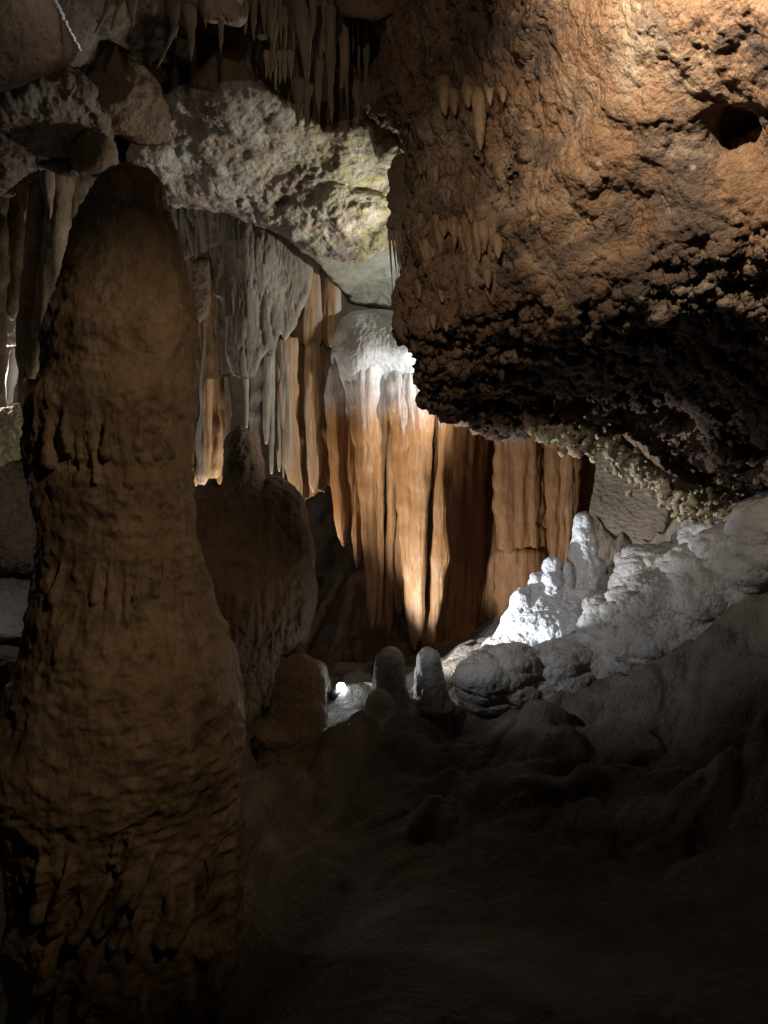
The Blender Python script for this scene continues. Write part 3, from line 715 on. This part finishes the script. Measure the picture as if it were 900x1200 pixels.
# pale chunk among the stalactites
sdf0, lo, hi = relief([(236,-20),(285,-20),(280,5),(287,22),(278,29),(262,22),(245,24),(236,10)], [(260,10,4.55)], .4, .06)
me = sdf_mesh(sdf0, lo, hi, .016, 1); displace(me, lambda v: fbm(v, .12, 4, .6, mode=1)*.025)
one('boulder', me, M['tan'], 'pale pitted rock chunk at the top edge between stalactite groups', 'boulder')
sdf0, lo, hi = relief([(222,95),(250,62),(290,60),(304,95),(320,118),(312,130),(280,130),(255,118)], [(270,80,5.1),(300,120,5.2)], .5, .1)
me = sdf_mesh(sdf0, lo, hi, .02, 1); displace(me, lambda v: fbm(v, .25, 4)*.03)
one('boulder', me, M['brown'], 'smooth dark boulder hanging below the pale pitted chunk', 'boulder')
sdf0, lo, hi = relief([(385,-60),(520,-60),(500,10),(455,20),(440,24),(405,18),(395,5)], [(440,0,4.55)], .4, .06)
me = sdf_mesh(sdf0, lo, hi, .02, 1); displace(me, lambda v: fbm(v, .2, 4, .6)*.03)
one('boulder', me, M['overhang'], 'brown lip of rock above the dark stalactite recess', 'boulder')
# dark back of the stalactite recess
sdf0, lo, hi = relief([(300,60),(340,-30),(460,-30),(460,110),(430,146),(400,152),(350,150),(320,135)], [(380,60,5.35),(400,140,5.5)], .3, .1)
me = sdf_mesh(sdf0, lo, hi, .025, 1); displace(me, lambda v: fbm(v, .12, 4, .6, (1, 1, .2), 3, 1)*.05)
one('rock_ledge', me, M['brown'], 'dark fluted rock behind the hanging row of stalactites', 'rock')

def spike(px, top, tip, w, y, seed, slant=0., sides=18):
    s = y/FOC; n = max(14, int((tip-top)/3)); rows = []
    for i in range(n):
        t = i/(n-1); r = w*s*((1-t)**.75*(.85+.15*math.sin(t*9+seed)))+.0012
        rows.append((*P(px+slant*(1-t)+math.sin(t*4+seed)*w*.12, top+(tip-top)*t, y), r, r*(.9+.2*math.sin(seed*2))))
    V, Q, T = tube(rows[::-1], sides); me = make_mesh(V, Q, T)
    return displace(me, lambda v: fbm(v, .05, 3, .55, (1, 1, .3), seed)*min(.014, w*s*.5), lambda v: fbm(v, .015, 2)*min(.003, w*s*.15))
GA = 'stalactites in the dark recess at the top'
big = [(288,-30,42,8,4.7,'blunt brown stalactite just right of the pale pitted chunk'),
       (298,-30,48,8,4.75,'pointed brown stalactite second from the pale pitted chunk'),
       (318,-30,50,10,4.8,'thick stalactite with pale right side above a white tipped cluster'),
       (309,-20,42,5,4.7,'small stalactite squeezed between two thick brown ones near the pale chunk'),
       (357,-20,110,16,4.85,'large brown cone stalactite at the middle of the recess'),
       (366,-30,47,10,4.65,'short fat stalactite in front of the large brown cone'),
       (350,95,148,11,4.75,'leftmost stalactite of the lowest bright tipped row'),
       (360,100,148,6,4.75,'short pale tooth second from left in the lowest row'),
       (374,70,144,5,4.8,'narrow tooth third from left in the lowest bright tipped row'),
       (388,10,145,9,4.75,'long straight brown stalactite, fourth in the lowest row'),
       (406,20,146,5.5,4.8,'long thin stalactite, second from right in the lowest row'),
       (419,95,147,7,4.78,'rightmost stalactite of the lowest row, against the rusty rock'),
       (319,20,84,8,4.85,'tapering stalactite above the white tipped cluster'),
       (414,15,65,2.5,4.9,'thin short straw in the upper right of the dark recess')]
for k, (a, b, c, w, y, lb) in enumerate(big):
    one('stalactite', spike(a, b, c, w, y, k+.5), M['stalactite'], lb, 'stalactite', GA)
fill = []
for k in range(26): fill.append((random.uniform(322, 432), random.uniform(-30, 20), random.uniform(50, 118), random.uniform(2, 5), random.uniform(4.95, 5.25)))
for k, (a, b, c, w, y) in enumerate(fill):
    one('stalactite', spike(a, b, c, w, y, k*1.3, sides=12), M['stalactite'], 'slim dark stalactite packed at the back of the top recess', 'stalactite', 'slim stalactites at the back of the recess')
for k, (a, c) in enumerate([(312,92),(317,97),(322,104),(328,98),(334,100),(340,94)]):
    one('stalactite', spike(a, 60, c, 4, 4.95, k*2.1, sides=12), M['tan'], 'tiny pale stalactite tip in the white tipped cluster', 'stalactite', 'white tipped cluster of tiny stalactites')
for k, (a, b, c, w, y, sl, lb) in enumerate([(225,8,71,9,4.6,-4,'long pointed stalactite below the pale pitted chunk, leftmost of the hanging pair'),
        (259,20,67,4.5,4.6,0,'thin dagger stalactite directly below the pale pitted chunk'),
        (240,18,34,4,4.55,3,'tiny slanted stalactite between the dagger and the long pointed one'),
        (183,30,83,4,4.7,24,'slanting thin stalactite rib left of the long pointed one'),
        (181,-20,22,9,4.5,0,'broad short stalactite at top edge, right of three'),
        (155,-20,33,10,4.5,0,'broad short stalactite at top edge, above the domed boulder'),
        (110,-20,40,9,4.45,30,'leaning stalactite blade beside the slab with the white edge strip'),
        (132,-20,36,7,4.5,14,'small leaning stalactite between a blade and the domed boulder'),
        (205,-25,45,13,4.75,0,'wide dark stalactite behind the long pointed one')]):
    one('stalactite', spike(a, b, c, w, y, k*1.9+.3, sl), M['stalactite'], lb, 'stalactite', 'stalactites along the top left ceiling')
for k, (a, c, w, lb) in enumerate([(28,262,9,'stubby stalactite at far left under the layered ledge'),(57,258,11,'thick blunt stalactite under the layered ledge left of the tall column')]):
    one('stalactite', spike(a, 190, c, w, 5.6, k+3.3), M['stalactite'], lb, 'stalactite', 'stalactites under the layered ledge')

# ------------------------------------------------------------------ MID COLUMN AND NEIGHBOURS
root = thing('stump_column', 'squat dark brown column stump with fluted skirt, right behind the tall column', 'column', tuple(P(295, 900, 5.6)))
mp_ = [(210,590),(228,574),(262,572),(266,545),(268,515),(282,500),(298,512),(304,545),(308,565),(322,560),(342,572),(354,586),(358,610),(365,645),(366,690),(360,730),(350,765),(330,768),(332,800),(345,850),(330,900),(300,960),(260,1000),(200,1000)]
sdf0, lo, hi = relief(mp_, [(280,520,5.9),(230,600,5.75),(300,640,5.6),(355,640,5.7),(300,720,5.45),(340,740,5.6),(290,800,5.55),(260,950,5.2),(330,850,5.6)], .8, .14)
me = sdf_mesh(sdf0, lo, hi, .02, 1)
displace(me, lambda v: fbm(v, .3, 3, .5, off=5)*.06, lambda v: fbm(v, .1, 3, .6, (1, 1, .22), 3, 1)*.035*np.clip((1.35-v[:, 2])/.4, .25, 1), lambda v: domes(v, .06)*.012+fbm(v, .04, 3)*.006)
sb = add('stump_body', me, M['brown'], root); sb_b = bvh_of(sb)
for k in range(11):
    a = 288+k*6.4
    m_ = stub(a+random.uniform(-3, 3), 692+random.uniform(-22, 14), random.uniform(34, 76), random.uniform(3.5, 6.5), k, sb_b, 14, .05)
    if m_: add('drip_finger', m_, M['brown'], root)
hb = [('rounded_stalagmite', (352,768), (342,850), 28, 34, 5.2, 'large round dark hump of stalagmite left of the lamp', 'brown'),
      ('rounded_stalagmite', (368,772), (372,850), 15, 20, 5.6, 'smaller round dark hump next to the lamp', 'floor')]
def blob(top, bot, wt, wb, y, h=.016, rough=.02, sc_=.12, lv=1, sy=1., flare=1.12):
    a = P(*top, y); b = P(*bot, y); ra = wt*y/FOC; rb = wb*y/FOC; a[2] -= ra
    b[2] = min(b[2], fz_at(b[0], b[1])+.03); e = b.copy(); b[2] -= .35; rb = rb*1.15; f = lambda p: smin(cone(p, a, b, ra, rb*1.15, sy), ell(p, e, (rb*flare, rb*flare, rb*.4)), .05)
    r = max(ra, rb)*flare/min(1, sy); lo = np.minimum(a, b)-r-.06; hi = np.maximum(a, b)+r+.06; lo[2] = b[2]-.05
    me = sdf_mesh(f, lo, hi, h, lv)
    return displace(me, lambda v: fbm(v, sc_*2, 3)*rough*1.4, lambda v: fbm(v, sc_, 4, .6)*rough, lambda v: domes(v, .035, (1, 1, .7))*rough*.25)
for nm, a, b, wt, wb, y, lb, mt in hb:
    one(nm, blob(a, b, wt, wb, y), M[mt], lb, 'stalagmite')
one('stalagmite', blob((457,760), (459,826), 17, 26, 5.18, .012, .02), M['mound'], 'grey conical stalagmite in front of the drapery tip, left of a pair', 'stalagmite')
one('stalagmite', blob((502,760), (507,806), 15, 22, 5.28, .012, .02), M['mound'], 'wet topped conical stalagmite in front of the drapery tip, right of a pair', 'stalagmite')
one('stalagmite', blob((445,808), (445,850), 17, 22, 5.0, .012, .012), M['mound'], 'low round dark knob in front of the left grey stalagmite', 'stalagmite')

# reddish boss and leaning shard behind
root_me = sdf_mesh(lambda p: smin(cone(p, P(432,690,8.6), P(432,800,8.6), .22, .5), ell(p, P(440,770,8.5), (.42, .3, .3)), .1), P(360,815,8.6)-.2, P(510,640,8.6)+np.array([.2, .7, .2]), .028, 1)
displace(root_me, lambda v: fbm(v, .3, 3)*.06, lambda v: fbm(v, .07, 3, .6, (1, 1, .2), 4, 1)*.025, lambda v: domes(v, .05)*.01)
one('flowstone_boss', root_me, M['boss'], 'reddish fluted flowstone boss behind the lamp under the drapery', 'rock')
me = sdf_mesh(lambda p: cone(p, P(352,768,8.0), P(402,676,8.3), .07, .05), P(330,790,8.15)-.2, P(420,660,8.15)+np.array([.15, .3, .15]), .02, 1)
displace(me, lambda v: fbm(v, .1, 4, .6)*.035)
one('rock_shard', me, M['brown'], 'rough shard leaning against the reddish boss', 'rock')

# ------------------------------------------------------------------ RIGHT BANK AND WHITE STALAGMITES
YW = 6.1
root = thing('stalagmite_cluster', 'bright white stalagmite cluster climbing to one tall cone', 'stalagmite', tuple(P(660, 760, YW)))
pk = [(684,602,10,22,720,6.1),(657,622,0,0,0,0),(646,653,7.5,17,730,6.0),(664,660,4.5,10,720,6.0),(628,672,7,14,735,6.0),(610,690,10,18,750,5.95),(699,606,0,0,0,0),(700,655,8,16,720,6.15),(716,665,6,12,720,6.2),(615,732,8,16,765,5.85),(640,700,16,28,760,5.9),(680,690,18,30,755,5.95)]
cl_ = [(P(a, b+wt, y), P(a+(3 if a > 690 else -2), c, y-.05), wt*y/FOC, wb*y/FOC) for a, b, wt, wb, c, y in pk if wt]
base = [(P(650,740,5.95), (.42, .3, .24)), (P(610,765,5.9), (.28, .25, .16)), (P(690,720,6.05), (.25, .25, .2))]
def mk(sub, bs):
    def f(p):
        d = np.full(len(p), 9., F32)
        for c, r in bs: d = smin(d, ell(p, c, r), .08)
        for a, b, ra, rb in sub: d = smin(d, cone(p, a, b, ra, rb), .045)
        return d
    return f
lo = P(560,790,5.9)-np.array([.05, .35, .05]); hi = P(760,590,6.1)+np.array([.05, .45, .05])
me = sdf_mesh(mk(cl_[1:], base), lo, hi, .018, 1)
wd = (lambda v: fbm(v, .18, 3)*.03, lambda v: domes(v, .06, (1, 1, .8))*.018+domes(v, .028, (1, 1, .6), 4)*.007, lambda v: fbm(v, .015, 2)*.003)
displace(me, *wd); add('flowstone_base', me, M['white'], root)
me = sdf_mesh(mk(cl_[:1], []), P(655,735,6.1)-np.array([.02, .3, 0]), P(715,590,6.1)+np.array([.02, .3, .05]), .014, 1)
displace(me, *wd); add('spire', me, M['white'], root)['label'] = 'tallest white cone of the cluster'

ydm = 5.75
def lobes(name, L, mat, label, cat, k=.06, h=.02, dd=None):
    def f(p):
        d = np.full(len(p), 9., F32)
        for c, r in L: d = smin(d, ell(p, c, r), k)
        return d
    cs = np.array([c for c, r in L]); rs = np.array([r for c, r in L])
    me = sdf_mesh(f, (cs-rs).min(0)-.1, (cs+rs).max(0)+.1, h, 1)
    displace(me, *(dd or (lambda v: fbm(v, .4, 3)*.06, lambda v: np.sqrt(np.clip(1.05-1.5*worley(v+.05*perlin(v/.2)[:, None], .17, (.8, .8, 1.8)), .003, 1))*.05, lambda v: np.sqrt(np.clip(1.05-1.5*worley(v, .075, (.8, .8, 1.8)), .02, 1))*.018+fbm(v, .06, 3, .6, (.7, .7, 2.5), 3, 2)*.008, lambda v: fbm(v, .03, 3)*.004)))
    return one(name, me, M[mat], label, cat)
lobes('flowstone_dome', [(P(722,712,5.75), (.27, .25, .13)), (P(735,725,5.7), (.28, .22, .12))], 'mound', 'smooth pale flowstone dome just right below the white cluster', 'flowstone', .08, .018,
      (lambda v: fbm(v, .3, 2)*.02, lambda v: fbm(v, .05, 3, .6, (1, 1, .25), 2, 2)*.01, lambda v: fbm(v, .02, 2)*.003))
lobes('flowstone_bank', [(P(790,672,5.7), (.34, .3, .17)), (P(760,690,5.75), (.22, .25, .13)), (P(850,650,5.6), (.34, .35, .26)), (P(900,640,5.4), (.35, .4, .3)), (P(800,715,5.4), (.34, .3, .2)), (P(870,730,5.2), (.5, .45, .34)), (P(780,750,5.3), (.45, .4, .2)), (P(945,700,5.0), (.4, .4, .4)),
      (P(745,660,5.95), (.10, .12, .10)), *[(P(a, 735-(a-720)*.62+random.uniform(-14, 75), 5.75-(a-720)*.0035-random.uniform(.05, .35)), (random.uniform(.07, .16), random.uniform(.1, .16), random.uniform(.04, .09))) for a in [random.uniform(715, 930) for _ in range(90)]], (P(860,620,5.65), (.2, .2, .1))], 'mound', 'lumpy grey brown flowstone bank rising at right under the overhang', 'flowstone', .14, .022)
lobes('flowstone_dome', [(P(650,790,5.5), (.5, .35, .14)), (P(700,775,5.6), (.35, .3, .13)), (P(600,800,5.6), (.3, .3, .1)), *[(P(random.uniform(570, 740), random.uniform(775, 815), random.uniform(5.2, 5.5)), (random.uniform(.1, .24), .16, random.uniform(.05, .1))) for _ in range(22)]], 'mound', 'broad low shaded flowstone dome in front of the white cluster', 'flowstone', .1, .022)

# scalloped cast shadow edge built as a solid fin, rippled wall behind
sdf0, lo, hi = relief([(688,640),(690,614),(697,602),(705,606),(712,620),(722,630),(730,624),(738,630),(745,642),(753,630),(762,634),(770,622),(779,625),(790,606),(806,600),(818,592),(830,598),(835,650),(800,700),(690,710)], [(700,620,6.75),(760,640,6.9),(820,620,6.7)], .15, .04)
me = sdf_mesh(sdf0, lo, hi, .02, 1); displace(me, lambda v: fbm(v, .25, 3)*.025, lambda v: fbm(v, .05, 3)*.006)
one('shadow_edge_fin', me, M['tan'], 'tan fin shaped as the scalloped cast shadow edge behind the white cone', 'rock')
sdf0, lo, hi = relief([(686,500),(800,500),(830,560),(830,720),(686,720)], [(690,560,8.0),(760,560,7.8),(820,600,7.4)], .3, .1)
me = sdf_mesh(sdf0, lo, hi, .026, 1); displace(me, lambda v: fbm(v, .4, 3)*.06, lambda v: fbm(v, .07, 3, .6, (.8, .8, 2.2), 3, 2)*.022)
one('rippled_flowstone', me, M['tan'], 'grey rippled flowstone wall between brown curtain and overhang rim', 'flowstone')

# ------------------------------------------------------------------ FAR LEFT
root = thing('left_curtain', 'dark slanting draperies in the gap left of the tall column', 'drapery', tuple(P(50, 200, 6.2)))
for rws, y, sd in [([(200,-20,16),(300,-20,12),(380,-20,4),(470,-24,-2)], 6.3, 71), ([(200,12,42),(300,10,34),(350,8,26),(374,9,20)], 6.35, 72), ([(200,36,66),(300,32,58),(400,22,44),(480,22,36)], 6.1, 73), ([(200,60,84),(300,52,76),(380,40,62),(445,32,44)], 6.0, 74), ([(200,78,110),(320,66,100),(420,50,80),(520,40,60)], 6.15, 75)]:
    add('curtain_fold', fold_mesh(rws, y, .8, 40, 3, sd, .5), M['column'], root)
def shape(name, pl_, y, th_, mat, label, cat, h=.018, dd=.02, rnd=.05, front=None):
    f, lo, hi = relief(pl_, front or [(pl_[0][0], pl_[0][1], y)], th_, rnd)
    me = sdf_mesh(f, lo, hi, h, 1); displace(me, lambda v: fbm(v, .2, 3)*dd*1.5, lambda v: fbm(v, .07, 4, .6, mode=1)*dd)
    return one(name, me, M[mat], label, cat)
shape('rock_shard', [(2,384),(12,390),(18,378),(24,386),(22,404),(8,406),(2,402),(12,396)], 6.7, .12, 'bright_white', 'white lit shard peeping out at the left edge', 'rock', .012, .012, .02)
one('stalactite', fold_mesh([(408,14,16),(424,10,20),(440,8,19),(460,8,16),(480,9,13)], 6.7, .8, 24, 2, 81, .6), M['bright_white'], 'white lit drip at the left edge above the crusty boulder', 'stalactite')
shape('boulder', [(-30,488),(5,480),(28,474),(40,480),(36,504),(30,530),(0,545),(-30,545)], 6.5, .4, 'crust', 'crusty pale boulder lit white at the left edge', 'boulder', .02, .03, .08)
shape('boulder', [(-60,545),(0,538),(44,540),(60,580),(60,665),(0,668),(-60,670)], 6.6, .7, 'brown', 'big dark brown boulder at the left edge above pale floor', 'boulder', .024, .04, .12)
shape('boulder', [(-60,775),(-10,768),(18,776),(28,800),(20,840),(-10,862),(-60,860)], 5.3, .5, 'brown', 'dark boulder at lower left edge against the tall column', 'boulder', .02, .03, .12)
shape('flowstone_shelf', [(-80,674),(0,671),(50,672),(60,700),(50,745),(0,750),(-80,750)], 6.2, .9, 'mound', 'pale grey flowstone shelf at the left edge under the big boulder', 'flowstone', .024, .02, .1, [(0,676,6.9),(0,745,6.0),(50,676,6.9),(50,745,6.0)])

# ------------------------------------------------------------------ THE LAMP
lp = P(398, 809, 5.45); aim = Vector((.72, .45, .55)).normalized()
root = thing('cave_lamp', 'small glaring white spotlight on the floor beside the dark humps', 'lamp', tuple(lp))
q = aim.to_track_quat('Z', 'Y')
def cyl(r0, r1, z0, z1, n=28, inner=None):
    prof = [(r0, z0), (r1, z0+(z1-z0)*.25), (r1, z1)]
    rows = [(0, 0, z, r, r) for r, z in prof]; V, Q, T = tube(rows, n)
    V = np.array([q @ Vector(v) for v in V])+lp; return make_mesh(V, Q, T)
add('lamp_housing', cyl(.02, .038, -.09, 0), M['metal'], root)
V, Q, T = tube([(*(lp+np.array([.012, -.045, .035])+np.array([0, 0, .03*math.sin(a)])), max(.001, .03*math.cos(a)), max(.001, .03*math.cos(a))) for a in np.linspace(-1.5, 1.5, 14)], 24)
add('lens', make_mesh(V, Q, T), M['lens'], root)
V, Q, T = tube([(lp[0]-.02, lp[1]+.01, lp[2]-.25, .012, .012), (lp[0]-.02, lp[1]+.01, lp[2]-.03, .012, .012)], 12)
add('stake', make_mesh(V, Q, T), M['metal'], root)

def light(ty, name, loc, power, col, target=None, size=.03, cone_=None, blend=.4):
    d = bpy.data.lights.new(name, ty); d.energy = power; d.color = col
    d.shadow_soft_size = size
    if ty == 'SPOT': d.spot_size = math.radians(cone_); d.spot_blend = blend
    o = bpy.data.objects.new(name, d); COL.objects.link(o); o.location = loc
    if target is not None: o.rotation_euler = (Vector(target)-Vector(loc)).to_track_quat('-Z', 'Y').to_euler()
    return o
lq = Vector(lp)+aim*.2
light('SPOT', 'lamp_beam', lq, 240, (.86, .93, 1.), lq+aim+Vector((0, 0, .08)), .025, 93, .35)
light('SPOT', 'lamp_spill', lq, 14, (.9, .94, 1.), lq+Vector((.9, .0, .12)), .025, 140, 1.)
light('SPOT', 'bank_fill', P(235,590,4.1), 92, (.92, .95, 1.), P(730,705,5.5), .05, 58, 1.)  # added lamp, hidden behind the column, raking across the bank
light('SPOT', 'drapery_light', P(640,440,5.8), 135, (1., .94, .86), P(400,380,6.8), .06, 110, .7)
light('SPOT', 'overhang_spot', (.35, 2.0, 3.7), 360, (1., .86, .66), (1.25, 2.75, 3.72), .03, 100, 1.)
light('SPOT', 'overhang_edge_fill', (-.15, 2.0, 3.5), 75, (1., .86, .66), (.5, 4.1, 3.15), .05, 52, 1.)  # second lamp added to brighten the lower left of the overhang
light('SPOT', 'column_light', (.9, .8, 3.6), 105, (1., .74, .46), (-1.15, 3.5, 1.45), .06, 46, .7)
light('SPOT', 'roof_fill', (-.25, 1.5, 4.1), 34, (1., .86, .68), (-.5, 4.9, 4.55), .06, 58, .8)  # added out of view to brighten the fronts of the stalactites
light('POINT', 'left_passage_light', P(-25,440,6.85), 26, (1., .95, .9), None, .05)
light('POINT', 'left_floor_light', P(-70,600,5.6), 5, (1., .95, .9), None, .05)
light('SPOT', 'ceiling_fill', P(505,330,5.7), 36, (1., .93, .82), P(270,90,5.0), .06, 116, .6)  # added behind the overhang to brighten the ledge and ceiling
light('SPOT', 'curtain_light', P(270,740,6.6), 130, (1., .92, .8), P(340,250,7.3), .05, 112, .6)
light('POINT', 'slab_edge_fill', P(112,22,2.42), .5, (1., .95, .9), None, .02)  # bodiless light added in open air to brighten the white slab edge

# ------------------------------------------------------------------ world, camera, view
w = bpy.data.worlds.new('World'); sc.world = w; w.use_nodes = True
bg = w.node_tree.nodes['Background']; bg.inputs[0].default_value = (.5, .42, .36, 1); bg.inputs[1].default_value = .001
cam = bpy.data.cameras.new('camera'); co = bpy.data.objects.new('camera', cam); COL.objects.link(co)
co.location = (0, 0, CZ); co.rotation_euler = (math.radians(90), 0, 0)
cam.sensor_fit = 'VERTICAL'; cam.sensor_height = 24; cam.lens = 24*FOC/1200; cam.clip_start = .05; cam.clip_end = 200
sc.camera = co
sc.render.engine = 'CYCLES'
sc.cycles.use_denoising = True
sc.cycles.max_bounces = 5; sc.cycles.diffuse_bounces = 3
sc.view_settings.view_transform = 'Standard'; sc.view_settings.look = 'None'; sc.view_settings.gamma = 1; sc.view_settings.exposure = 0
